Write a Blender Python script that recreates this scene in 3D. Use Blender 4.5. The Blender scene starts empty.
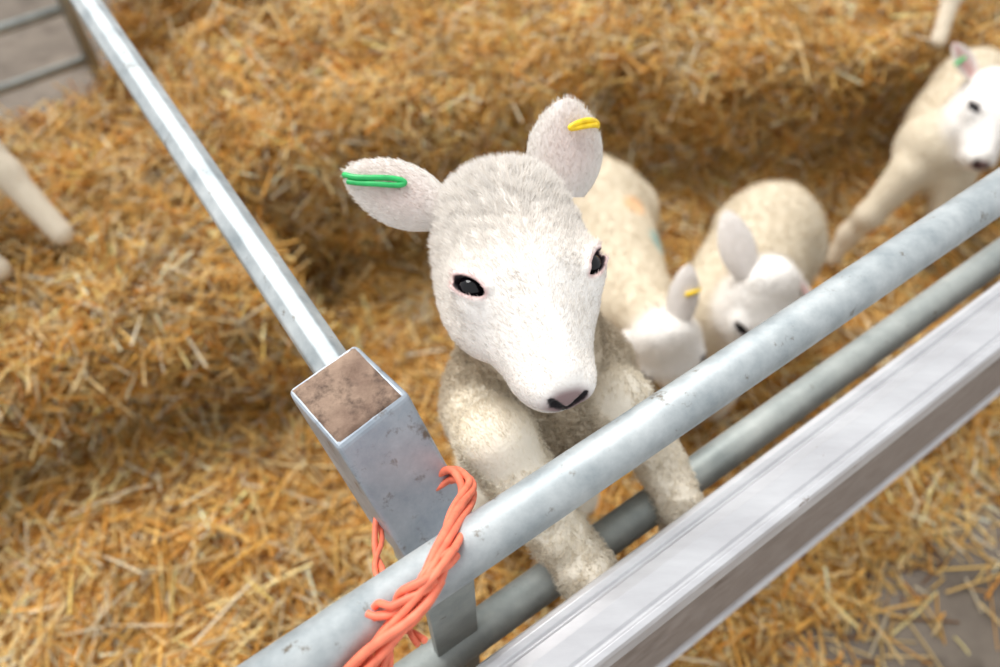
import bpy, math, numpy as np, bmesh
from mathutils import Vector, noise
rng = np.random.default_rng(7)
V3 = lambda *a: np.array(a, dtype=float)
def nrm(v):
    v = np.asarray(v, float); return v/np.linalg.norm(v)
def lin(r, g, b):
    c = np.array([r, g, b])/255.0
    return np.where(c <= .04045, c/12.92, ((c+.055)/1.055)**2.4)
col = bpy.context.scene.collection

# ------------------------------------------------------------------ mesh helpers
def make_mesh(name, V, F, mats, colors=None, parent=None, smooth=True):
    V = np.asarray(V, np.float32); F = np.asarray(F, np.int32)
    me = bpy.data.meshes.new(name)
    n = F.shape[1]
    me.vertices.add(len(V)); me.vertices.foreach_set('co', V.ravel())
    me.loops.add(F.size); me.loops.foreach_set('vertex_index', F.ravel())
    me.polygons.add(len(F))
    me.polygons.foreach_set('loop_start', np.arange(0, F.size, n, dtype=np.int32))
    me.polygons.foreach_set('loop_total', np.full(len(F), n, np.int32))
    if colors is not None:
        at = me.attributes.new('Col', 'FLOAT_COLOR', 'POINT')
        c = np.ones((len(V), 4), np.float32); c[:, :3] = colors
        at.data.foreach_set('color', c.ravel())
    me.update(calc_edges=True)
    if smooth:
        me.polygons.foreach_set('use_smooth', np.ones(len(F), bool))
    ob = bpy.data.objects.new(name, me); col.objects.link(ob)
    for m in (mats if isinstance(mats, list) else [mats]): me.materials.append(m)
    if parent is not None: ob.parent = parent
    return ob
def empty(name, loc=(0, 0, 0)):
    e = bpy.data.objects.new(name, None); e.empty_display_size = .05
    col.objects.link(e); return e

def tube(name, p0, p1, r, mat, parent, seg=32, rings=2, rot=0.0, flat=False):
    p0 = V3(*p0); p1 = V3(*p1); d = nrm(p1-p0)
    up = V3(0, 0, 1) if abs(d[2]) < .9 else V3(1, 0, 0)
    a = nrm(np.cross(d, up)); b = np.cross(a, d)
    vs = []; fs = []
    for i in range(rings):
        c = p0+(p1-p0)*i/(rings-1)
        for j in range(seg):
            t = 2*math.pi*j/seg+rot
            vs.append(c+r*(math.cos(t)*a+math.sin(t)*b))
    for i in range(rings-1):
        for j in range(seg):
            k = (j+1) % seg
            fs.append([i*seg+j, (i+1)*seg+j, (i+1)*seg+k, i*seg+k])
    me = bpy.data.meshes.new(name)
    fl = fs+[list(range(seg)), list(range((rings-1)*seg, rings*seg))[::-1]]
    me.from_pydata([tuple(v) for v in vs], [], fl)
    for p in me.polygons: p.use_smooth = (not flat) and len(p.vertices) == 4
    me.materials.append(mat)
    ob = bpy.data.objects.new(name, me); col.objects.link(ob); ob.parent = parent
    if flat:
        m = ob.modifiers.new('bev', 'BEVEL'); m.width = r*.12; m.segments = 3
    return ob

def prism(name, prof, frame, s0, s1, mat, parent, bev=0.0, nseg=1):
    o, al, ac, up = frame
    vs = []
    for s in (s0, s1):
        for (x, z) in prof: vs.append(tuple(o+al*s+ac*x+up*z))
    n = len(prof)
    fs = [[j, (j+1) % n, n+(j+1) % n, n+j] for j in range(n)]+[list(range(n))[::-1], list(range(n, 2*n))]
    me = bpy.data.meshes.new(name); me.from_pydata(vs, [], fs); me.materials.append(mat)
    bm = bmesh.new(); bm.from_mesh(me); bmesh.ops.recalc_face_normals(bm, faces=bm.faces); bm.to_mesh(me); bm.free()
    ob = bpy.data.objects.new(name, me); col.objects.link(ob); ob.parent = parent
    if bev:
        m = ob.modifiers.new('bev', 'BEVEL'); m.width = bev; m.segments = 3; m.limit_method = 'ANGLE'; m.angle_limit = .3
        for p in me.polygons: p.use_smooth = True
        w = ob.modifiers.new('wn', 'WEIGHTED_NORMAL'); w.keep_sharp = True
    return ob

# ------------------------------------------------------------------ materials
def new_mat(name):
    m = bpy.data.materials.new(name); m.use_nodes = True
    nt = m.node_tree; b = nt.nodes['Principled BSDF']
    return m, nt, b
def N(nt, t, **k):
    n = nt.nodes.new(t)
    for a, v in k.items():
        if a in n.inputs: n.inputs[a].default_value = v
        else: setattr(n, a, v)
    return n
def ramp(nt, fac, stops):
    r = nt.nodes.new('ShaderNodeValToRGB'); cr = r.color_ramp
    while len(cr.elements) < len(stops): cr.elements.new(.5)
    for e, (p, c) in zip(cr.elements, stops):
        e.position = p; e.color = (*c, 1)
    nt.links.new(fac, r.inputs[0]); return r
def attr_mat(name, rough=.6, transl=.0, spec=.3, bump=None, sheen=0):
    m, nt, b = new_mat(name)
    a = nt.nodes.new('ShaderNodeAttribute'); a.attribute_name = 'Col'
    nt.links.new(a.outputs['Color'], b.inputs['Base Color'])
    b.inputs['Roughness'].default_value = rough
    b.inputs['Specular IOR Level'].default_value = spec
    if sheen: b.inputs['Sheen Weight'].default_value = sheen
    if bump:
        tc = N(nt, 'ShaderNodeTexCoord'); nz = N(nt, 'ShaderNodeTexNoise', Scale=bump[0], Detail=4.0)
        bp = N(nt, 'ShaderNodeBump', Strength=bump[1], Distance=bump[2])
        nt.links.new(tc.outputs['Object'], nz.inputs['Vector']); nt.links.new(nz.outputs['Fac'], bp.inputs['Height'])
        nt.links.new(bp.outputs['Normal'], b.inputs['Normal'])
    if transl:
        t = nt.nodes.new('ShaderNodeBsdfTranslucent'); nt.links.new(a.outputs['Color'], t.inputs['Color'])
        mx = nt.nodes.new('ShaderNodeMixShader'); mx.inputs[0].default_value = transl
        nt.links.new(b.outputs[0], mx.inputs[1]); nt.links.new(t.outputs[0], mx.inputs[2])
        nt.links.new(mx.outputs[0], nt.nodes['Material Output'].inputs['Surface'])
    return m
M_straw = attr_mat('straw_stalks', .42, .3, .5)
M_skin = attr_mat('lamb_skin', .75, 0, .2, (260, .4, .002), .1)
M_hair = attr_mat('lamb_hair', .6, .42, .2)
M_ear = attr_mat('lamb_ear', .7, .3, .2, (300, .3, .002))

def metal(name, c0, c1, dirt, rough=.42, metallic=.7, scale=18, dirt_lo=.62, dirt_hi=.72, stretch=None, bump=.08, lo=.3, hi=.7):
    m, nt, b = new_mat(name)
    tc = N(nt, 'ShaderNodeTexCoord'); mp = N(nt, 'ShaderNodeMapping')
    if stretch is not None:
        mp.inputs['Rotation'].default_value = (0, 0, stretch[0]); mp.inputs['Scale'].default_value = stretch[1]
    nt.links.new(tc.outputs['Object'], mp.inputs['Vector'])
    n1 = N(nt, 'ShaderNodeTexNoise', Scale=scale, Detail=8.0, Roughness=.65)
    nt.links.new(mp.outputs[0], n1.inputs['Vector'])
    r1 = ramp(nt, n1.outputs['Fac'], [(lo, c0), (hi, c1)])
    n2 = N(nt, 'ShaderNodeTexNoise', Scale=scale*2.3, Detail=6.0, Roughness=.7)
    nt.links.new(tc.outputs['Object'], n2.inputs['Vector'])
    r2 = ramp(nt, n2.outputs['Fac'], [(dirt_lo, (0, 0, 0)), (dirt_hi, (1, 1, 1))])
    mx = N(nt, 'ShaderNodeMix', data_type='RGBA')
    nt.links.new(r2.outputs[0], mx.inputs[0])
    for s in mx.inputs:
        if s.name == 'A' and s.type == 'RGBA': nt.links.new(r1.outputs[0], s)
        if s.name == 'B' and s.type == 'RGBA': s.default_value = (*dirt, 1)
    out = [o for o in mx.outputs if o.type == 'RGBA'][0]
    nt.links.new(out, b.inputs['Base Color'])
    b.inputs['Metallic'].default_value = metallic
    rr = N(nt, 'ShaderNodeMapRange'); rr.inputs['To Min'].default_value = rough-.1; rr.inputs['To Max'].default_value = rough+.18
    nt.links.new(n1.outputs['Fac'], rr.inputs['Value']); nt.links.new(rr.outputs[0], b.inputs['Roughness'])
    bp = N(nt, 'ShaderNodeBump', Strength=bump, Distance=.004)
    nt.links.new(n2.outputs['Fac'], bp.inputs['Height']); nt.links.new(bp.outputs[0], b.inputs['Normal'])
    return m
M_galv = metal('galvanised_steel', lin(140, 149, 153), lin(190, 195, 196), lin(105, 94, 78), rough=.52, metallic=.45, scale=24, dirt_lo=.60, dirt_hi=.72)
M_galv2 = metal('galvanised_steel_dull', lin(132, 139, 137), lin(174, 178, 174), lin(96, 86, 72), rough=.5, metallic=.4)
M_alu = metal('aluminium', lin(204, 203, 206), lin(228, 228, 230), lin(130, 100, 80), rough=.42, metallic=.5, scale=7, dirt_lo=.66, dirt_hi=.72, stretch=(-.617, (1, 5, 5)), bump=.02)
M_panel = metal('weathered_panel', lin(122, 110, 102), lin(158, 147, 140), lin(88, 70, 56), rough=.6, metallic=.1, scale=7, stretch=(-.617, (1, 9, 9)))
M_box = metal('box_section_steel', lin(135, 146, 158), lin(182, 189, 196), lin(112, 102, 92), rough=.45, metallic=.45, scale=22, dirt_lo=.56, dirt_hi=.70)
M_rust = metal('dirt_crust', lin(104, 80, 66), lin(168, 144, 124), lin(74, 56, 46), rough=.8, metallic=0, scale=22, dirt_lo=.48, dirt_hi=.66, bump=.6)
M_conc = metal('concrete', lin(92, 82, 72), lin(135, 124, 112), lin(68, 58, 48), rough=.85, metallic=0, scale=5, dirt_lo=.5, dirt_hi=.75, bump=.3)
m, nt, b = new_mat('straw_base'); M_base = m
tc = N(nt, 'ShaderNodeTexCoord'); n1 = N(nt, 'ShaderNodeTexNoise', Scale=30.0, Detail=8.0, Roughness=.7)
nt.links.new(tc.outputs['Object'], n1.inputs['Vector'])
r = ramp(nt, n1.outputs['Fac'], [(.3, lin(118, 76, 30)), (.7, lin(208, 156, 82))]); nt.links.new(r.outputs[0], b.inputs['Base Color'])
b.inputs['Roughness'].default_value = .9
def plain(name, c, rough=.5, spec=.5, sss=0):
    m, nt, b = new_mat(name)
    nz = N(nt, 'ShaderNodeTexNoise', Scale=120.0); tc = N(nt, 'ShaderNodeTexCoord')
    nt.links.new(tc.outputs['Object'], nz.inputs['Vector'])
    r = ramp(nt, nz.outputs['Fac'], [(.3, c*.8), (.7, np.minimum(c*1.15, 1))]); nt.links.new(r.outputs[0], b.inputs['Base Color'])
    b.inputs['Roughness'].default_value = rough; b.inputs['Specular IOR Level'].default_value = spec
    return m
M_eye = plain('lamb_eye', lin(12, 10, 14), .08, .35)
M_green = plain('green_tag_plastic', lin(40, 178, 95), .35)
M_yellow = plain('yellow_tag_plastic', lin(250, 205, 25), .35)
M_twine = plain('orange_twine', lin(236, 122, 92), .55)
M_hoof = plain('hoof_horn', lin(120, 105, 85), .5)

# ------------------------------------------------------------------ strands
def strands(P, D, L, W, C, bend, sides=3):
    n = len(P)
    D = D/np.linalg.norm(D, axis=1, keepdims=True)
    R = rng.normal(size=(n, 3)); A = np.cross(D, R); A /= np.linalg.norm(A, axis=1, keepdims=True)
    B = np.cross(D, A)
    V = np.zeros((n, 3, sides, 3), np.float32)
    for i, t in enumerate((-.5, 0.0, .5)):
        c = P+D*(L*t)[:, None]+A*((bend*L)*(0.25-t*t)*4*.25)[:, None]
        for j in range(sides):
            a = 2*math.pi*j/sides
            V[:, i, j] = c+(A*math.cos(a)+B*math.sin(a)*.8)*(W*.5)[:, None]
    base = (np.arange(n)*3*sides)[:, None]
    F = []
    for i in range(2):
        for j in range(sides):
            k = (j+1) % sides
            F.append(base+np.array([[i*sides+j, i*sides+k, (i+1)*sides+k, (i+1)*sides+j]]))
    F = np.stack(F, 1).reshape(-1, 4)
    return V.reshape(-1, 3), F, np.repeat(C, 3*sides, axis=0)

def sample(V, F, n, wfun=None):
    V = np.asarray(V); a = V[F[:, 0]]; b = V[F[:, 1]]; c = V[F[:, 2]]; d = V[F[:, 3]]
    nn = np.cross(c-a, d-b); ar = np.linalg.norm(nn, axis=1)+1e-12; nv = nn/ar[:, None]
    w = ar.copy()
    if wfun is not None: w = w*wfun((a+c)/2, nv)
    idx = rng.choice(len(F), n, p=w/w.sum())
    u = rng.random((n, 1)); v = rng.random((n, 1))
    P = (a[idx]*(1-u)+b[idx]*u)*(1-v)+(d[idx]*(1-u)+c[idx]*u)*v
    return P, nv[idx], idx

PAL = np.array([lin(252, 224, 164), lin(248, 206, 122), lin(240, 186, 92), lin(220, 156, 62), lin(150, 96, 36), lin(254, 240, 208)])
PW = np.array([.24, .26, .19, .12, .08, .11])
def straw_on(name, V, F, n, wfun=None, parent=None, lo=.03, hi=.18, lift=.014, tilt=.24, wmin=.0022, wmax=.0058):
    P, nv, _ = sample(V, F, n, wfun)
    R = rng.normal(size=(n, 3)); T = np.cross(nv, R); T /= np.linalg.norm(T, axis=1, keepdims=True)
    D = T+nv*rng.normal(0, tilt, (n, 1))
    L = lo+(hi-lo)*rng.random(n)**1.8
    W = rng.uniform(wmin, wmax, n)
    clump = 1+.18*np.sin(P[:, :1]*23+np.sin(P[:, 1:2]*17)*2)*np.sin(P[:, 1:2]*29+P[:, 2:3]*40)
    C = PAL[rng.choice(len(PAL), n, p=PW)]*rng.uniform(.70, 1.15, (n, 1))*clump
    P = P+nv*(rng.random((n, 1))*lift)
    v, f, c = strands(P, D, L, W, np.clip(C, 0, 1), rng.normal(0, .12, n))
    return make_mesh(name, v, f, M_straw, c, parent, smooth=False)

# ------------------------------------------------------------------ layout constants
u = nrm(V3(.815, .579, 0)); nO = nrm(V3(.579, -.815, 0)); Z = V3(0, 0, 1)
def gp(s, n, z):           # gate coordinates: along, outward offset, height
    return u*s+nO*n+Z*z
RN = -.184                 # gate plane

# ------------------------------------------------------------------ ground
S = rng.normal(size=(24, 2)); PH = rng.random(24)*6.28; FR = np.concatenate([np.full(8, 4.), np.full(8, 11.), np.full(8, 26.)]); AM = np.concatenate([np.full(8, .008), np.full(8, .006), np.full(8, .004)])
def bump(x, y):
    h = 0
    for i in range(24):
        d = S[i]/np.linalg.norm(S[i]); h = h+AM[i]*np.sin((d[0]*x+d[1]*y)*FR[i]+PH[i])
    return h
def sst(x, a, b):
    t = np.clip((x-a)/(b-a), 0, 1); return t*t*(3-2*t)
def ground_mask(x, y):
    n = x*nO[0]+y*nO[1]
    m1 = 1-sst(n+bump(x*1.3, y)*2, -.085, .005)
    q = (x+1.19)*-.579+(y-1.70)*.815
    m2 = 1-sst(q, -.16, -.04)*(1-sst(x, -1.0, -.9))
    return m1*m2
def th(x, y):
    m = ground_mask(x, y)
    back = sst(y-.25*x, 1.85, 2.05)*.30
    return -.02+m*(.066+bump(x, y)+back)
floor = bpy.data.meshes.new('floor'); floor.from_pydata([(-4, -2, 0), (4, -2, 0), (4, 6, 0), (-4, 6, 0)], [], [[0, 1, 2, 3]])
floor.materials.append(M_conc); fo = bpy.data.objects.new('floor', floor); col.objects.link(fo)
bed = empty('straw_bedding')
nx, ny = 220, 180
X, Y = np.meshgrid(np.linspace(-2.2, 2.4, nx), np.linspace(-.3, 3.3, ny), indexing='ij')
TV = np.stack([X, Y, th(X, Y)], -1).reshape(-1, 3)
ii, jj = np.meshgrid(np.arange(nx-1), np.arange(ny-1), indexing='ij')
i0 = (ii*ny+jj).ravel(); TF = np.stack([i0, i0+ny, i0+ny+1, i0+1], 1)
make_mesh('bedding_base', TV, TF, M_base, None, bed)
def wf(c, nv):
    m = ground_mask(c[:, 0], c[:, 1])
    vis = (np.abs(c[:, 0]) < .55+.72*c[:, 1])*1.0
    return m*(vis*.97+.03)
straw_on('loose_straw', TV, TF, 56000, wf, bed, tilt=.22, hi=.20)
def wf2(c, nv):
    n = c[:, 0]*nO[0]+c[:, 1]*nO[1]
    return np.exp(-np.maximum(n+.04, 0)/.060)*(n > -.1)*(c[:, 1] > 0)
TV2 = TV.copy(); TV2[:, 2] = np.maximum(TV2[:, 2], .002)
straw_on('scattered_straw', TV2, TF, 2700, wf2, bed, lo=.02, hi=.16, lift=.006, tilt=.05)

# ------------------------------------------------------------------ bales
def bale(cx, cy, ang, lx, ly, top, nst):
    e = empty('straw_bale')
    ca, sa = math.cos(ang), math.sin(ang)
    vs = []; fs = []
    def face(fn, a, b):
        o = len(vs)
        for i in range(a+1):
            for j in range(b+1): vs.append(fn(i/a*2-1, j/b*2-1))
        for i in range(a):
            for j in range(b):
                q = o+i*(b+1)+j; fs.append([q, q+b+1, q+b+2, q+1])
    face(lambda p, q: (p, q, 1), 44, 24); face(lambda p, q: (p, -1, q), 44, 16); face(lambda p, q: (-p, 1, q), 44, 16)
    face(lambda p, q: (1, p, q), 24, 16); face(lambda p, q: (-1, -p, q), 24, 16)
    out = []
    for (a, b_, c) in vs:
        v = V3(a*lx/2, b_*ly/2, c*top/2)
        rr = .06; inner = np.clip(v, -V3(lx/2-rr, ly/2-rr, top/2-rr), V3(lx/2-rr, ly/2-rr, top/2-rr))
        d = v-inner; L = np.linalg.norm(d); v = inner+d/max(L, 1e-6)*rr if L > rr else v
        w = V3(cx+v[0]*ca-v[1]*sa, cy+v[0]*sa+v[1]*ca, top/2+v[2])
        k = noise.noise(Vector(w*5))*.04+noise.noise(Vector(w*14))*.026
        dd = nrm(V3(d[0]*ca-d[1]*sa, d[0]*sa+d[1]*ca, d[2])) if L > 1e-6 else Z
        out.append(w+dd*k)
    out = np.array(out); fs = np.array(fs)
    make_mesh('bale_core', out, fs, M_base, None, e)
    straw_on('bale_stalks', out, fs, nst, lambda c, nv: np.where(nv[:, 1] > .7, .1, 1.0), e, lo=.03, hi=.18, lift=.016, tilt=.34)
    return e
bale(-.888, .931, math.radians(20), .92, .50, .28, 13000)
bale(-1.00, 1.26, math.radians(20), .86, .26, .26, 5500)
bale(-.22, 1.53, math.radians(25), .92, .50, .34, 13000)
bale(.68, 1.74, math.radians(10), .92, .48, .33, 11000)

# ------------------------------------------------------------------ gates
g = empty('metal_gate')
for k, z in enumerate((.825, .635, .44, .27, .12)):
    tube('rail_%d' % (k+1), gp(-.55, RN, z), gp(1.6, RN, z), .019 if k != 1 else .0175, M_galv if k == 0 else M_galv2, g, 40)
fr = (V3(0, 0, 0), u, nO, Z)
prism('upright_strut', [(RN-.004, .0), (RN+.004, .0), (RN+.004, .82), (RN-.004, .82)], fr, .065, .105, M_galv2, g, .001)
prism('upright_far', [(RN-.012, .0), (RN+.012, .0), (RN+.012, .82), (RN-.012, .82)], fr, 1.45, 1.49, M_galv2, g, .001)
prism('latch_arm', [(RN-.075, .70), (RN-.0, .70), (RN-.0, .73), (RN-.075, .73)], fr, .075, .10, M_galv2, g, .002)

h = empty('aluminium_hurdle')
prof = [(-.143, .672), (-.143, .712), (-.141, .7165), (-.137, .719), (-.132, .719), (-.130, .7165), (-.1285, .7165), (-.1265, .7195), (-.118, .7215), (-.108, .7205), (-.1015, .7185), (-.0995, .7145), (-.0975, .7145), (-.0955, .716), (-.091, .714), (-.089, .709), (-.089, .672)]
prism('top_section', prof, fr, -.6, 1.7, M_alu, h, .0008)
prism('side_panel', [(-.104, .40), (-.094, .40), (-.094, .672), (-.104, .672)], fr, -.6, 1.7, M_panel, h, .001)
prism('panel_lip', [(-.108, .392), (-.088, .392), (-.088, .404), (-.108, .404)], fr, -.6, 1.7, M_alu, h, .002)
for s in (-.5, 1.6):
    prism('leg', [(-.13, 0), (-.10, 0), (-.10, .672), (-.13, .672)], fr, s, s+.03, M_alu, h, .002)

# single bar running away from the corner, with its box-section end
bar = empty('metal_rail')
tube('octagonal_bar', (-.125, .349, .825), (-1.62, 2.54, .825), .0165, M_galv, bar, 8, 2, math.pi/8, True)
tube('end_post', (-1.60, 2.515, 0), (-1.60, 2.515, .86), .025, M_galv2, bar)
tc_ = [(-.158, .321), (-.112, .365), (-.067, .319), (-.114, .272)]
sh = V3(.050, -.050, 0)
vs = [(x, y, .852) for x, y in tc_]+[(x+sh[0], y+sh[1], .735) for x, y in tc_]
me = bpy.data.meshes.new('box_section'); me.from_pydata(vs, [], [[0, 3, 2, 1], [4, 5, 6, 7]]+[[i, (i+1) % 4, 4+(i+1) % 4, 4+i] for i in range(4)])
bm = bmesh.new(); bm.from_mesh(me); bmesh.ops.recalc_face_normals(bm, faces=bm.faces); bm.to_mesh(me); bm.free()
me.materials.append(M_box)
ob = bpy.data.objects.new('box_section', me); col.objects.link(ob); ob.parent = bar
md = ob.modifiers.new('b', 'BEVEL'); md.width = .004; md.segments = 3
nn = 26; vs = []; fs = []
c0, c1, c3 = V3(*tc_[0], .852), V3(*tc_[1], .852), V3(*tc_[3], .852)
for i in range(nn+1):
    for j in range(nn+1):
        a = .04+.92*i/nn; b_ = .04+.92*j/nn
        p = c0+(c1-c0)*a+(c3-c0)*b_
        e = min(a, 1-a, b_, 1-b_)
        hh = .0005+min(e*4, 1)**.5*(.0025+.002*noise.noise(Vector(p*70))+.0012*noise.noise(Vector(p*230)))
        if e < .05: hh = -.001
        vs.append(tuple(p+Z*hh))
for i in range(nn):
    for j in range(nn):
        q = i*(nn+1)+j; fs.append([q, q+1, q+nn+2, q+nn+1])
dk = bpy.data.meshes.new('dirt_crust'); dk.from_pydata(vs, [], fs); dk.materials.append(M_rust)
for p in dk.polygons: p.use_smooth = True
dk.update()
if dk.polygons[300].normal.z < 0: dk.flip_normals()
ob = bpy.data.objects.new('dirt_crust', dk); col.objects.link(ob); ob.parent = bar

# far hurdle, top left
hg = empty('metal_gate')
b0 = V3(-1.19, 1.70, 0)
for k, z in enumerate((.13, .27, .45, .65, .85)):
    tube('rail_%d' % (k+1), b0-u*1.2+Z*z, b0+u*.17+Z*z, .013, M_galv2, hg, 20)
tube('end_upright', b0+u*.17, b0+u*.17+Z*.87, .016, M_galv2, hg, 20)
tube('end_upright', b0-u*1.2, b0-u*1.2+Z*.87, .016, M_galv2, hg, 20)

# ------------------------------------------------------------------ twine
def curve_obj(name, pts, r, mat, parent, cyclic=False, radii=None):
    cu = bpy.data.curves.new(name, 'CURVE'); cu.dimensions = '3D'; cu.bevel_depth = r; cu.bevel_resolution = 4; cu.resolution_u = 8
    sp = cu.splines.new('NURBS'); sp.points.add(len(pts)-1)
    for i, p in enumerate(pts):
        sp.points[i].co = (*p, 1)
        if radii is not None: sp.points[i].radius = radii[i]
    sp.order_u = 4; sp.use_endpoint_u = not cyclic; sp.use_cyclic_u = cyclic
    cu.materials.append(mat); cu.use_fill_caps = True
    ob = bpy.data.objects.new(name, cu); col.objects.link(ob); ob.parent = parent; return ob
tw = empty('orange_baler_twine')
def twisted(path, rad, spread, strandsn, turns, nm, jit=.0):
    path = np.array(path); seg = np.linalg.norm(np.diff(path, axis=0), axis=1); s = np.concatenate([[0], np.cumsum(seg)]); s /= s[-1]
    M = 60; t = np.linspace(0, 1, M)
    P = np.stack([np.interp(t, s, path[:, k]) for k in range(3)], 1)
    for _ in range(6): P[1:-1] = (P[:-2]+2*P[1:-1]+P[2:])/4
    T = np.gradient(P, axis=0); T /= np.linalg.norm(T, axis=1, keepdims=True)
    A = np.cross(T, Z+V3(.1, .2, 0)); A /= np.linalg.norm(A, axis=1, keepdims=True); B = np.cross(T, A)
    for q in range(strandsn):
        ph = 6.283*q/strandsn; w = spread*(1+.35*np.sin(t*9+q*2.1))
        a = ph+turns*6.283*t+.3*np.sin(t*13+q*3)
        pts = P+(A*np.cos(a)[:, None]+B*np.sin(a)[:, None])*w[:, None]
        curve_obj('%s_%d' % (nm, q+1), pts, rad*(1 if q % 2 else .85), M_twine, tw)
twisted([(-.075, .262, .775), (-.052, .283, .776), (-.036, .290, .785), (-.021, .269, .80), (-.030, .222, .838), (-.040, .178, .860), (-.058, .155, .850), (-.078, .138, .838), (-.10, .118, .82)], .0032, .0048, 5, 1.3, 'strand')
twisted([(-.040, .178, .858), (-.052, .160, .848), (-.07, .150, .835), (-.075, .128, .812), (-.095, .105, .79)], .0028, .0040, 3, 1.2, 'knot_end')
twisted([(-.030, .200, .850), (-.046, .172, .862), (-.066, .160, .853), (-.080, .160, .845)], .0028, .004, 3, 1.0, 'knot')
twisted([(-.092, .275, .775), (-.098, .262, .765), (-.094, .245, .765), (-.092, .225, .775), (-.085, .200, .80), (-.07, .17, .80), (-.05, .15, .82)], .0024, .0028, 2, 2.0, 'loop')

# ------------------------------------------------------------------ SDF modelling
C_WHITE = lin(242, 238, 233); C_WOOL = lin(196, 182, 160); C_LEG = lin(238, 230, 214); C_PINK = lin(214, 168, 162); C_DARK = lin(24, 18, 22)
def E(c, r, R=None, color=None): return dict(t='e', c=np.array(c, float), r=np.array(r, float), R=R, col=C_WOOL if color is None else color)
def C(a, ra, b, rb, color=None): return dict(t='c', a=np.array(a, float), b=np.array(b, float), ra=ra, rb=rb, col=C_WOOL if color is None else color)
def dprim(p, P):
    if p['t'] == 'e':
        q = P-p['c']
        if p['R'] is not None: q = q@p['R']
        k0 = np.sqrt(((q/p['r'])**2).sum(-1)); k1 = np.sqrt(((q/p['r']**2)**2).sum(-1))+1e-9
        return k0*(k0-1)/k1
    ba = p['b']-p['a']; pa = P-p['a']; hh = np.clip(pa@ba/(ba@ba), 0, 1)
    q = pa-hh[:, None]*ba
    return np.sqrt((q**2).sum(-1))-(p['ra']+(p['rb']-p['ra'])*hh)
def sdf(prims, carves, P, k):
    d = None
    for p in prims:
        e = dprim(p, P)
        if d is None: d = e; continue
        kk = p.get('k', k); hh = np.clip(.5+.5*(e-d)/kk, 0, 1)
        d = e*(1-hh)+d*hh-kk*hh*(1-hh)
    for p in carves:
        e = -dprim(p, P); kk = .002
        hh = np.clip(.5-.5*(e-d)/kk, 0, 1)
        d = e*(1-hh)+d*hh+kk*hh*(1-hh)
    return d
def grad(f, P, e=.0008):
    g_ = np.stack([f(P+V3(e, 0, 0))-f(P-V3(e, 0, 0)), f(P+V3(0, e, 0))-f(P-V3(0, e, 0)), f(P+V3(0, 0, e))-f(P-V3(0, 0, e))], -1)
    return g_/(np.linalg.norm(g_, axis=1, keepdims=True)+1e-9)
def surfnet(f, lo, hi, hs, O=None, R=None):
    ax = [np.arange(lo[k], hi[k]+hs, hs) for k in range(3)]
    sh_ = tuple(len(a) for a in ax)
    G = np.empty(sh_, np.float32)
    yy, zz = np.meshgrid(ax[1], ax[2], indexing='ij')
    step = 16
    for i in range(0, sh_[0], step):
        xs = ax[0][i:i+step]
        P = np.empty((len(xs),)+yy.shape+(3,)); P[..., 0] = xs[:, None, None]; P[..., 1] = yy; P[..., 2] = zz
        P = P.reshape(-1, 3)
        if R is not None: P = O+P@R.T
        G[i:i+step] = f(P).reshape(len(xs), *yy.shape)
    I = G < 0
    c = sum(I[a:sh_[0]-1+a, b:sh_[1]-1+b, d:sh_[2]-1+d].astype(np.int8) for a in (0, 1) for b in (0, 1) for d in (0, 1))
    act = (c > 0) & (c < 8); idx = -np.ones(act.shape, np.int64); idx[act] = np.arange(act.sum())
    w = np.argwhere(act)
    V = np.stack([ax[k][w[:, k]]+hs/2 for k in range(3)], 1)
    if R is not None: V = O+V@R.T
    Fs = []
    for axis in range(3):
        sl0 = [slice(None)]*3; sl1 = [slice(None)]*3; sl0[axis] = slice(0, -1); sl1[axis] = slice(1, None)
        A = I[tuple(sl0)]; B = I[tuple(sl1)]
        e = np.argwhere(A != B)
        o1, o2 = (axis+1) % 3, (axis+2) % 3
        ok = (e[:, o1] > 0) & (e[:, o1] < sh_[o1]-1) & (e[:, o2] > 0) & (e[:, o2] < sh_[o2]-1); e = e[ok]
        ins = A[e[:, 0], e[:, 1], e[:, 2]]
        q = []
        for (d1, d2) in ((-1, -1), (0, -1), (0, 0), (-1, 0)):
            ee = e.copy(); ee[:, o1] += d1; ee[:, o2] += d2; q.append(idx[ee[:, 0], ee[:, 1], ee[:, 2]])
        q = np.stack(q, 1); q[~ins] = q[~ins][:, ::-1]; Fs.append(q)
    F = np.concatenate(Fs); F = F[(F >= 0).all(1)]
    for _ in range(3):
        d = f(V); V = V-grad(f, V)*np.clip(d, -hs, hs)[:, None]*.95
    return V, F
def color_of(prims, P, sharp=.006):
    D = np.stack([dprim(p, P) for p in prims]); D -= D.min(0)
    W = np.exp(-D/sharp)
    cols = np.stack([p['col'] for p in prims])
    return (W.T@cols)/W.sum(0)[:, None]

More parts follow.
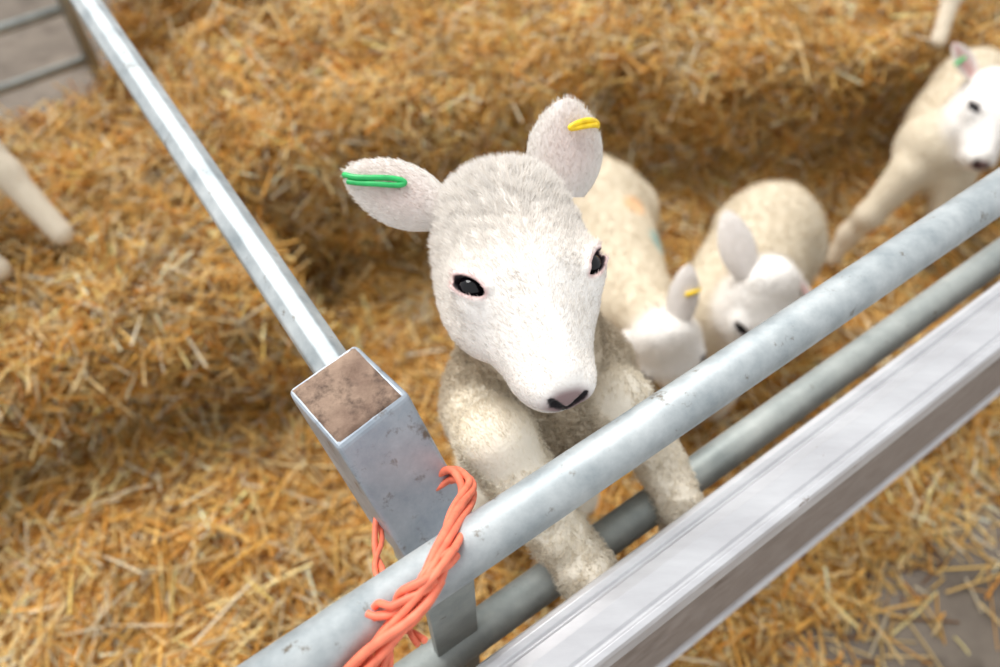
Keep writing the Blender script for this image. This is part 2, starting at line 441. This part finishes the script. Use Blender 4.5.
def head_prims(O, L, M, s, color=C_WHITE):
    L = nrm(L); M = np.array(M, float); M = nrm(M-L*(M@L)); Nn = nrm(np.cross(L, -M)); R = np.stack([L, -M, Nn], 1)
    W = lambda x, y, z: O+R@(V3(x, y, z)*s)
    e = lambda c, r: E(W(*c), np.array(r)*s, R, color)
    c = lambda a, ra, b, rb: C(W(*a), ra*s, W(*b), rb*s, color)
    ps = [e((0, .045, -.042), (.060, .062, .047)), e((0, .078, -.029), (.047, .033, .034)), e((0, .02, -.023), (.045, .045, .024)),
          e((.043, .008, -.026), (.020, .027, .020)), e((-.043, .008, -.026), (.020, .027, .020)),
          c((0, .005, -.034), .046, (0, -.066, -.040), .0280), c((0, 0, -.013), .018, (0, -.072, -.021), .013),
          e((0, -.077, -.037), (.0260, .018, .021)), e((.035, .012, -.062), (.030, .050, .036)), e((-.035, .012, -.062), (.030, .050, .036)),
          c((.020, -.012, -.046), .033, (.009, -.058, -.046), .0245), c((-.020, -.012, -.046), .033, (-.009, -.058, -.046), .0245),
          c((0, .01, -.08), .034, (0, -.068, -.061), .0215),
          e((.015, -.081, -.031), (.011, .014, .013)), e((-.015, -.081, -.031), (.011, .014, .013))]
    for p in ps: p['k'] = .013*s
    ps[-1]['k'] = ps[-2]['k'] = .006*s
    return ps, R, W

def ear(name, base, D, Wd, length, width, parent, cup=.45, curl=.1, nh=6000, hs=1.0, hairlen=.005, pink=0.0):
    D = nrm(D); Wd = np.array(Wd, float); Wd = nrm(Wd-D*(Wd@D)); Nn = np.cross(D, Wd)
    nt_, nph = 26, 24; vs = []; cs = []
    for i in range(nt_+1):
        t = i/nt_; w = width/2*max(math.sin(math.pi*(t*.88+.12)), 0)**.62 if t < 1 else 0.0002
        thk = .0035*min(1, (1-t)*6+.05)
        for j in range(nph):
            a = 2*math.pi*j/nph; cx = math.cos(a)
            p = base+D*(t*length)+Wd*(w*cx)+Nn*(cup*w*(cx*cx-.4)*(1-.5*t)+thk*math.sin(a)*min(1, math.sqrt(max(1-cx*cx, 0))+.2)+curl*length*t*t)
            vs.append(p)
            inner = max(0, math.sin(a))*(1-cx*cx)*.8+max(0, -math.sin(a))*(1-cx*cx)*pink*math.sin(math.pi*t)
            cs.append(C_WHITE*(1-inner)+C_PINK*inner)
    fs = []
    for i in range(nt_):
        for j in range(nph):
            k = (j+1) % nph; fs.append([i*nph+j, i*nph+k, (i+1)*nph+k, (i+1)*nph+j])
    vs = np.array(vs); fs = np.array(fs); cs = np.array(cs)
    q = vs[fs[nph*10+6]]; nn_ = np.cross(q[2]-q[0], q[3]-q[1])
    if nn_@Nn < 0: fs = fs[:, ::-1]
    make_mesh(name, vs, fs, M_ear, cs, parent)
    P, nv, idx = sample(vs, fs, nh)
    Dd = D+nv*rng.uniform(.05, .3, (nh, 1))+rng.normal(0, .15, (nh, 3))
    ribbons(name+'_hair', P, Dd, rng.uniform(.5, 1.1, nh)*hairlen, .0006*hs, cs[fs[idx, 0]], parent, var=.04)
    def at(t, s_, off=.0):
        w = width/2*max(math.sin(math.pi*(t*.88+.12)), 0)**.62
        return base+D*(t*length)+Wd*(w*s_)+Nn*(cup*w*(s_*s_-.4)*(1-.5*t)+curl*length*t*t-off)
    return at

def ribbons(name, P, D, L, W, Cc, parent, curly=0.0, var=.08):
    n = len(P); D = D/np.linalg.norm(D, axis=1, keepdims=True)
    A = np.cross(D, rng.normal(size=(n, 3))); A /= np.linalg.norm(A, axis=1, keepdims=True); B = np.cross(D, A)
    L = np.broadcast_to(L, (n,))[:, None]
    Cc = np.clip(Cc*rng.uniform(1-var, 1+var*.8, (n, 1)), 0, 1)
    P = P-D*L*.1
    if curly == 0:
        V = np.stack([P-A*W/2, P+A*W/2, P+D*L*.55+A*W*.4+B*L*.04, P+D*L*.55-A*W*.4+B*L*.04, P+D*L+B*L*.15+A*W*.05, P+D*L+B*L*.15-A*W*.05], 1)
        o = (np.arange(n)*6)[:, None]
        F = np.concatenate([o+[0, 1, 2, 3], o+[3, 2, 4, 5]])
        return make_mesh(name, V.reshape(-1, 3), F, M_hair, np.repeat(Cc, 6, 0), parent)
    ts = np.linspace(0, 1, 5); vs = []
    ph = rng.random((n, 1))*6.28
    for t in ts:
        off = curly*L*(np.cos(ph+t*5.5)*A+np.sin(ph+t*5.5)*B)*t**.5
        c = P+D*L*t*.8+off; w = W*(1-.5*t)/2
        vs += [c-A*w, c+A*w]
    V = np.stack(vs, 1); o = (np.arange(n)*10)[:, None]
    F = np.concatenate([o+[2*i, 2*i+1, 2*i+3, 2*i+2] for i in range(4)])
    return make_mesh(name, V.reshape(-1, 3), F, M_hair, np.repeat(Cc, 10, 0), parent)

def woolnoise(V, nv, amp, f1):
    k = np.array([noise.noise(Vector(p*f1))+.6*noise.noise(Vector(p*f1*2.3)) for p in V])
    return V+nv*(k*amp)[:, None]
def project(f, p):
    p = np.array(p, float)[None]
    for _ in range(10): p = p-grad(f, p)*f(p)[:, None]
    return p[0], grad(f, p)[0]
EYE_R, EYE_IN = .0110, .0098
def eyeball(p, n_, s, parent):
    bpy.ops.mesh.primitive_uv_sphere_add(segments=32, ring_count=20, radius=EYE_R*s, location=p-n_*EYE_IN*s)
    ob = bpy.context.object; ob.name = 'eye'; ob.data.materials.append(M_eye); bpy.ops.object.shade_smooth(); ob.parent = parent
def hoof(p, d, parent, s=1.0):
    d = nrm(d)
    a = nrm(np.cross(d, V3(.3, .9, .2))); b_ = np.cross(d, a)
    for half in (-1, 1):
        q = p+a*.0065*s*half
        prs = [E(q, (.009*s, .012*s, .016*s), np.stack([a, b_, d], 1))]
        f = lambda P: sdf(prs, [], P, .002)
        V, F = surfnet(f, q-.022*s, q+.022*s, .004*s)
        make_mesh('hoof', V, F, M_hoof, None, parent)

def carve_face(prims, W, R, s, fine=True):
    f = lambda P: sdf(prims, [], P, .02)
    ey = []; cv = []; lids = []
    for sx in (-1, 1):
        p, n_ = project(f, W(sx*.057, .002, -.002)); ey.append((p, n_))
        t1 = -R[:, 1]*.62-R[:, 0]*sx*.78; t1 = nrm(t1-n_*(t1@n_)); t2 = np.cross(n_, t1)
        if t2@R[:, 1] < 0: t2 = -t2
        Re = np.stack([t1, t2, np.cross(t1, t2)], 1)
        e_ = E(p-n_*.001*s, V3(.0135, .0060, .0125)*s, Re, C_PINK); e_['eye'] = 1; cv.append(e_)
        for (w0, w1, rr) in (((-.012, .0052), (.0005, .0094), .0042), ((.0005, .0094), (.0125, .0045), .0040), ((-.011, -.0058), (.011, -.0062), .0028)):
            a = p+(t1*w0[0]+t2*w0[1]-n_*.0014)*s; b_ = p+(t1*w1[0]+t2*w1[1]-n_*.0014)*s
            l_ = C(a, rr*s, b_, rr*s, C_WHITE); l_['k'] = .005*s; lids.append(l_)
    q = lambda x, z: project(f, W(x, -.11, z))[0]
    rr = 1 if fine else 1.5
    for sx in (-1, 1):
        a, b_, c_ = q(sx*.0020, -.038), q(sx*.0105, -.027), q(sx*.0170, -.014)
        cv.append(C(a, .0024*rr, b_, .0034*rr, C_DARK)); cv.append(C(b_, .0036*rr, c_, .0018*rr, C_DARK))
        if fine:
            m0, m1, m2 = q(0, -.052), q(sx*.010, -.056), q(sx*.021, -.055)
            cv.append(C(m0, .0013, m1, .0015, C_DARK)); cv.append(C(m1, .0015, m2, .0010, C_DARK))
    if fine: cv.append(C(q(0, -.038), .0022, q(0, -.052), .0016, C_DARK))
    prims.extend(lids)
    return ey, cv, q(0, -.029)

# ================================================================== MAIN LAMB
lamb = empty('lamb')
O = V3(.028, .397, .898)
hp, R, W = head_prims(O, (.945, .305, -.080), (.265, -.908, -.248), 1.0)
hc = W(0, .05, -.06)
chest = V3(.040, .425, .690); hip = V3(.040, .575, .37)
bp_ = [C(chest+V3(0, .012, 0), .076, hip, .076), E(chest+V3(0, -.005, -.01), (.082, .062, .09)), E(hip, (.084, .09, .095)),
       C(hc+V3(.0, .01, -.01), .054, chest+V3(0, .0, .02), .070),
       E(V3(-.018, .415, .685), (.036, .045, .06)), E(V3(.095, .435, .69), (.034, .045, .06))]
LG = C_LEG
def chain(pts, rs, color=LG, c0=None, k=None):
    out = []
    for i in range(len(pts)-1):
        out.append(C(pts[i], rs[i], pts[i+1], rs[i+1], c0 if (i == 0 and c0 is not None) else color))
        if k: out[-1]['k'] = k
    return out
legA = [V3(-.018, .400, .700), V3(-.002, .333, .756), V3(.021, .306, .726), V3(.052, .278, .684), V3(.077, .2540, .665), V3(.086, .252, .600)]
legB = [V3(.100, .425, .69), V3(.106, .382, .742), V3(.130, .372, .704), V3(.152, .352, .672), V3(.168, .324, .655), V3(.176, .318, .60)]
bp_ += chain(legA, [.034, .0310, .0275, .023, .023, .018], k=.008) + chain(legB, [.032, .0265, .023, .020, .019, .016], k=.008)
for sx in (-1, 1):
    bx = hip+V3(sx*.052, 0, 0)
    bp_ += chain([bx, bx+V3(sx*.01, -.055, -.10), bx+V3(sx*.01, .035, -.235), bx+V3(sx*.012, .01, -.305), bx+V3(sx*.012, -.005, -.325)], [.05, .038, .021, .017, .018])
prims = hp+bp_
ey, cv, nose = carve_face(prims, W, R, 1.0)
f = lambda P: sdf(prims, cv, P, .020)
lo, hi = V3(-.085, -.125, -.125), V3(.085, .135, .03)
HV, HF = surfnet(f, lo, hi, .0018, O, R)
noseL = (nose-O)@R
def padd(loc, sc=1.0):
    return np.sqrt(((loc[:, 0])/.021)**2+((loc[:, 1]-noseL[1]-.003)/.014)**2+((loc[:, 2]-noseL[2])/.0185)**2)
def main_color(P):
    c = color_of(prims, P)
    loc = (P-O)@R
    w = 1-sst(padd(loc), .6, 1.2); c = c*(1-w[:, None])+lin(140, 118, 118)*w[:, None]
    for p in cv:
        dd = dprim(p, P)
        if 'eye' in p:
            w = 1-sst(dd, .0010, .0048); c = c*(1-w[:, None]*.7)+lin(205, 152, 148)*w[:, None]*.7
            w = 1-sst(dd, .0002, .0013); c = c*(1-w[:, None])+lin(42, 30, 36)*w[:, None]
        else:
            w = 1-sst(dd, 0.0003, .0014); c = c*(1-w[:, None])+C_DARK*w[:, None]
    return c
make_mesh('head', HV, HF, M_skin, main_color(HV), lamb)
BV, BF = surfnet(f, V3(-.14, .19, -.0), V3(.27, .72, .99), .0050)
bc = BV[BF].mean(1); loc = (bc-O)@R
ins = ((loc > lo+.004) & (loc < hi-.004)).all(1)
BF = BF[~ins]
bn = grad(f, BV); locv = (BV-O)@R
far = ~((locv > lo-.01) & (locv < hi+.01)).all(1)
BVn = BV.copy(); BVn[far] = woolnoise(BV[far], bn[far], .0042, 60)
bcol = main_color(BV)
make_mesh('body', BVn, BF, M_skin, bcol, lamb)
for (p, n_) in ey: eyeball(p, n_, 1.0, lamb)
hoof(legA[-1]-Z*.014, V3(.1, 0, -1), lamb); hoof(legB[-1]-Z*.012, V3(.1, 0, -1), lamb)
for sx in (-1, 1): hoof(hip+V3(sx*.064, -.007, -.335), V3(0, -.2, -1), lamb)
def hw(c, nv):
    l = (c-O)@R; w = np.ones(len(c))
    for p in cv: w *= dprim(p, c) > (.0026 if 'eye' in p else .001)
    w *= padd(l) > 1.0
    w *= 1+.8*(sst(l[:, 1], .0, .07))
    return w
n = 100000
P, nv, idx = sample(HV, HF, n, hw); l = (P-O)@R
crown = sst(l[:, 1], -.01, .10)
clump = np.stack([np.sin(P[:, 0]*420+np.sin(P[:, 1]*300)*2), np.sin(P[:, 1]*390+np.sin(P[:, 2]*310)*2), np.sin(P[:, 2]*400+P[:, 0]*350)], 1)
D = R[:, 1]*.9+R[:, 0]*(np.sign(l[:, 0])*.3)[:, None]+nv*(.18+.14*crown)[:, None]+rng.normal(0, 1, (n, 3))*(.14+.08*crown)[:, None]+clump*(.12+.20*crown)[:, None]
ribbons('face_hair', P, D, rng.uniform(.6, 1.1, n)*(.0034+.0066*crown+.002*sst(l[:, 1], -.06, 0)), .00050, main_color(P), lamb, var=.07)
n = 76000
def bw(c, nv): return np.where(c[:, 2] > .5, 1.0, .12)
P, nv, idx = sample(BVn, BF, n, bw)
dl = np.min([dprim(p, P) for p in bp_[6:16]], 0)-np.min([dprim(p, P) for p in bp_[:6]], 0)
isleg = sst(-dl, 0, .01)
# fleece grows in tight locks: neighbouring fibres lean together
lock = np.stack([np.sin(P[:, 0]*520+np.sin(P[:, 2]*410)*2.5), np.sin(P[:, 1]*490+np.sin(P[:, 0]*430)*2.5), np.sin(P[:, 2]*500+np.sin(P[:, 1]*450)*2.5)], 1)
D = nv+rng.normal(0, .22, (n, 3))+lock*(.45*(1-isleg)+.12)[:, None]+V3(.0, -.0, -1.2)*isleg[:, None]
ribbons('wool', P, D, rng.uniform(.005, .010, n), .0008, bcol[BF[idx, 0]]*rng.uniform(.84, 1.1, (n, 1)), lamb, curly=.35)
atL = ear('ear', W(-.046, .084, -.035), (-.93, .24, .30), (.33, .744, .558), .088, .054, lamb, curl=.03, pink=.22)
atR = ear('ear', W(.057, .080, -.035), (.02, .64, .73), (1, .06, -.08), .081, .065, lamb, curl=.02, pink=.22)
def tag(at, seq, mat, r=.0026):
    pts = [at(t, s_, o) for (t, s_, o) in seq]
    curve_obj('ear_tag', pts, r, mat, lamb)
tag(atL, [(.97, -.6, -.004), (.99, -.9, .004), (.93, -.4, .008), (.80, -.05, .009), (.62, .25, .0085), (.46, .38, .0075), (.42, .3, .006), (.50, .12, .007), (.66, -.02, .008), (.82, -.35, .008), (.92, -.7, .006)], M_green, .0023)
tag(atR, [(.70, .95, -.004), (.74, 1.1, .003), (.78, .9, .009), (.77, .5, .0105), (.72, .1, .010), (.69, -.02, .009), (.68, .1, .009), (.72, .5, .010), (.73, .9, .008)], M_yellow, .0024)

# ================================================================== STANDING LAMBS
C_WOOL = lin(210, 197, 174); C_LEG2 = lin(212, 199, 178)
def standing(F_, R_, back, g, O, L, M, s, ears, legs=None, marks=(), rad=.088, nh=22000, tags=()):
    e = empty('lamb')
    F_ = V3(*F_, 0); R_ = V3(*R_, 0); fd = nrm(F_-R_); sd = V3(fd[1], -fd[0], 0)
    zc = back-rad; Ft = F_+Z*zc; Rt = R_+Z*zc
    O = V3(*O)
    hp, R, W = head_prims(O, L, M, s)
    hc = W(0, .05, -.06)
    Rb = np.stack([fd, sd, Z], 1)
    mid = (Ft+Rt)/2
    ps = hp+[C(Rt+fd*.05, rad*.93, Ft-fd*.05, rad*.95), E(mid-Z*.012, (.15, rad*1.04, rad*1.0), Rb), E(Ft-fd*.045-Z*.01, (.07, rad*.95, rad*1.1), Rb),
             E(Rt+fd*.06, (.075, rad*.98, rad*1.0), Rb), C(Ft-fd*.03+Z*.02, rad*.72, hc, .05*s), C(Rt-fd*.01+Z*.03, .022, Rt-fd*.06-Z*.07, .014)]
    ends = []
    hgt = zc-g
    if legs is None:
        legs = []
        for sx, off in ((-1, .02), (1, -.015)):
            a = Ft-fd*.05+sd*.052*sx-Z*.03
            G = Ft+sd*.05*sx; G = V3(G[0], G[1], g)+fd*(-.045+off)
            legs.append(([a, V3(a[0], a[1], g+hgt*.62)-fd*.012, V3(G[0], G[1], g+hgt*.36)+fd*.006, G+Z*.05, G+Z*.02], [.042, .029, .021, .0155, .017]))
            a = Rt+fd*.06+sd*.05*sx-Z*.02
            G = Rt+sd*.055*sx; G = V3(G[0], G[1], g)+fd*(.0-off)
            legs.append(([a, V3(a[0], a[1], g+hgt*.62)+fd*.035+sd*.008*sx, V3(G[0], G[1], g+hgt*.38)-fd*.035, G+Z*.05-fd*.005, G+Z*.02], [.055, .040, .0215, .016, .017]))
    for (pts, rs) in legs:
        ps += chain(pts, rs, C_LEG2, C_WOOL); ends.append((pts[-1], pts[-1]-pts[-2]))
    ey, cv, nose = carve_face(ps, W, R, s, False)
    f = lambda P: sdf(ps, cv, P, .02)
    allp = [p['c'] if p['t'] == 'e' else p['a'] for p in ps]+[p['b'] for p in ps if p['t'] == 'c']
    allp = np.array(allp); lo = allp.min(0)-.10; hi = allp.max(0)+.10; lo[2] = max(lo[2], g-.01)
    V, F = surfnet(f, lo, hi, .006)
    c = color_of(ps, V)
    loc = ((V-O)@R)/s; nl = ((nose-O)@R)/s
    d = np.sqrt(((loc[:, 0])/.0185)**2+((loc[:, 1]-nl[1])/.011)**2+((loc[:, 2]-nl[2])/.0165)**2); w = (1-sst(d, .75, 1.2))[:, None]
    c = c*(1-w)+lin(150, 115, 115)*w
    for p in cv:
        w = (1-sst(dprim(p, V), 0, .003))[:, None]; c = c*(1-w)+lin(80, 58, 60)*w
    for (mp, mr, mc) in marks:
        w = (1-sst(np.linalg.norm(V-V3(*mp), axis=1), mr*.5, mr))[:, None]*.7; c = c*(1-w)+mc*w
    nvv = grad(f, V); far = loc[:, 1] > .06
    V2 = V.copy(); V2[far] = woolnoise(V[far], nvv[far], .002, 30)
    make_mesh('body', V2, F, M_skin, c, e)
    for (p, n_) in ey: eyeball(p, n_, s*.97, e)
    P, nv, idx = sample(V2, F, nh, lambda cc, q: np.min([np.linalg.norm(cc-p, axis=1) > .012*s for (p, _) in ey], 0)*1.0)
    hm = sst((((P-O)@R)/s)[:, 1], -.02, .10)
    D = nv*(.4+.6*hm)[:, None]+R[:, 1]*(1-hm)[:, None]*.5+rng.normal(0, .25, (nh, 3))
    ribbons('wool', P, D, rng.uniform(.5, 1, nh)*(.005+.005*hm), .0012, c[F[idx, 0]], e, curly=.3)
    for (x, y, z), D_, Wd, ln, wd in ears:
        at = ear('ear', W(x, y, z), D_, Wd, ln, wd, e, nh=1500, hs=1.6)
        for (tg, mat, sg) in tags:
            if tg == ln:
                curve_obj('ear_tag', [at(.6, 1.05, -.004*sg), at(.6, .8, .007*sg), at(.58, .3, .009*sg), at(.55, -.1, .009*sg)], .0032, mat, e)
    for (p, dd) in ends: hoof(p-Z*.004, dd+V3(0, 0, -1e-3), e)
    return e
# lamb behind the main lamb
standing((.225, .81), (.190, 1.15), .375, .03, (.262, .668, .36), (.90, .10, .33), (.36, -.12, -.93), .82,
         [((.030, .085, -.030), (.10, .52, .80), (.9, -.1, -.2), .092, .046), ((-.045, .075, -.04), (-.7, .10, -.5), (.4, .7, .5), .06, .042)],
         marks=[((.262, .955, .33), .035, lin(120, 175, 175)), ((.235, 1.02, .36), .03, lin(235, 190, 140))], rad=.074, tags=[(.092, M_yellow, 1)])
# lamb to its right
standing((.350, .79), (.525, 1.07), .385, .03, (.408, .722, .395), (.93, .25, -.15), (-.28, -.50, -.82), .92,
         [((-.042, .085, -.030), (-.34, .62, .70), (.9, .2, .1), .104, .056), ((.05, .075, -.04), (.60, -.35, -.7), (-.4, .7, .5), .06, .045)], rad=.088)
# lamb at the right edge
standing((.85, 1.22), (1.05, 1.50), .37, .03, (.915, 1.195, .42), (.93, -.18, -.26), (-.35, -.80, -.38), .95,
         [((-.045, .08, -.035), (-.65, .54, .53), (-.5, -.6, -.1), .080, .055), ((.05, .075, -.04), (.8, .42, .2), (-.4, .7, .5), .081, .045)],
         legs=[([V3(.82, 1.22, .26), V3(.765, 1.19, .17), V3(.745, 1.195, .11), V3(.725, 1.18, .05)], [.040, .025, .02, .016]),
               ([V3(.90, 1.20, .26), V3(.90, 1.16, .17), V3(.90, 1.16, .11), V3(.89, 1.15, .05)], [.040, .025, .02, .016]),
               ([V3(1.00, 1.48, .26), V3(.975, 1.43, .18), V3(1.01, 1.47, .11), V3(1.0, 1.46, .05)], [.05, .035, .021, .016]),
               ([V3(1.08, 1.42, .26), V3(1.06, 1.38, .18), V3(1.09, 1.42, .11), V3(1.08, 1.40, .05)], [.05, .035, .021, .016])],
         rad=.080, tags=[(.080, M_green, -1)])
# lamb standing on the bale at the left edge (mostly out of view)
standing((-1.06, 1.10), (-1.42, .98), .68, .31, (-1.02, 1.19, .80), (.3, -.9, 0), (.85, .3, -.3), .9,
         [((-.045, .08, -.035), (0, .8, .2), (-.5, -.6, -.1), .07, .045), ((.05, .075, -.04), (0, -.8, .2), (-.4, .7, .5), .07, .045)],
         legs=[([V3(-1.03, 1.13, .56), V3(-.93, 1.12, .47), V3(-.86, 1.06, .40), V3(-.775, .99, .325)], [.05, .032, .024, .020]),
               ([V3(-1.07, 1.05, .56), V3(-.99, .97, .46), V3(-.93, .935, .40), V3(-.860, .910, .32)], [.05, .034, .024, .02]),
               ([V3(-1.36, 1.05, .56), V3(-1.31, 1.05, .47), V3(-1.36, 1.05, .40), V3(-1.34, 1.05, .33)], [.05, .034, .021, .018]),
               ([V3(-1.36, .95, .56), V3(-1.26, .90, .47), V3(-1.28, .90, .40), V3(-1.24, .87, .33)], [.05, .034, .021, .018])], nh=14000)
# lamb at the top right, only a leg in view
standing((1.35, 2.25), (1.10, 1.92), .72, .33, (1.42, 2.36, .82), (.8, -.6, 0), (.6, .75, -.3), .9,
         [((-.045, .08, -.035), (-.6, .6, .2), (-.5, -.6, -.1), .07, .045), ((.05, .075, -.04), (.8, -.4, .2), (-.4, .7, .5), .07, .045)],
         legs=[([V3(1.10, 1.93, .60), V3(1.02, 1.75, .49), V3(.970, 1.61, .41), V3(.945, 1.54, .35)], [.045, .026, .018, .016]),
               ([V3(1.20, 1.90, .60), V3(1.22, 1.93, .50), V3(1.22, 1.90, .43), V3(1.22, 1.92, .35)], [.05, .035, .021, .018]),
               ([V3(1.30, 2.25, .60), V3(1.30, 2.25, .50), V3(1.30, 2.25, .43), V3(1.30, 2.25, .35)], [.045, .03, .021, .018]),
               ([V3(1.40, 2.20, .60), V3(1.40, 2.20, .50), V3(1.40, 2.20, .43), V3(1.40, 2.20, .35)], [.045, .03, .021, .018])], nh=8000)

# ------------------------------------------------------------------ light & camera
w = bpy.data.worlds.new('barn_daylight'); bpy.context.scene.world = w; w.use_nodes = True
bg = w.node_tree.nodes['Background']; bg.inputs[0].default_value = (.97, .985, 1, 1); bg.inputs[1].default_value = 1.0
sd_ = bpy.data.lights.new('sun', 'SUN'); sd_.energy = 4.0; sd_.angle = math.radians(36); sd_.color = (1, .98, .95)
so = bpy.data.objects.new('sun', sd_); col.objects.link(so)
so.rotation_euler = Vector((.48, -.52, -1.0)).to_track_quat('-Z', 'Y').to_euler(); so.location = (0, 1, 4)
cam = bpy.data.cameras.new('camera'); cam.lens = 28.8; cam.sensor_width = 36; cam.clip_start = .02
co = bpy.data.objects.new('camera', cam); col.objects.link(co)
co.location = (0, 0, 1.35); co.rotation_euler = (math.radians(90)-math.asin(.8), 0, 0)
cam.dof.use_dof = True; cam.dof.focus_distance = .585; cam.dof.aperture_fstop = 3.2
bpy.context.scene.camera = co
try:
    bpy.context.scene.view_settings.view_transform = 'Standard'
except Exception as ex: print(ex)
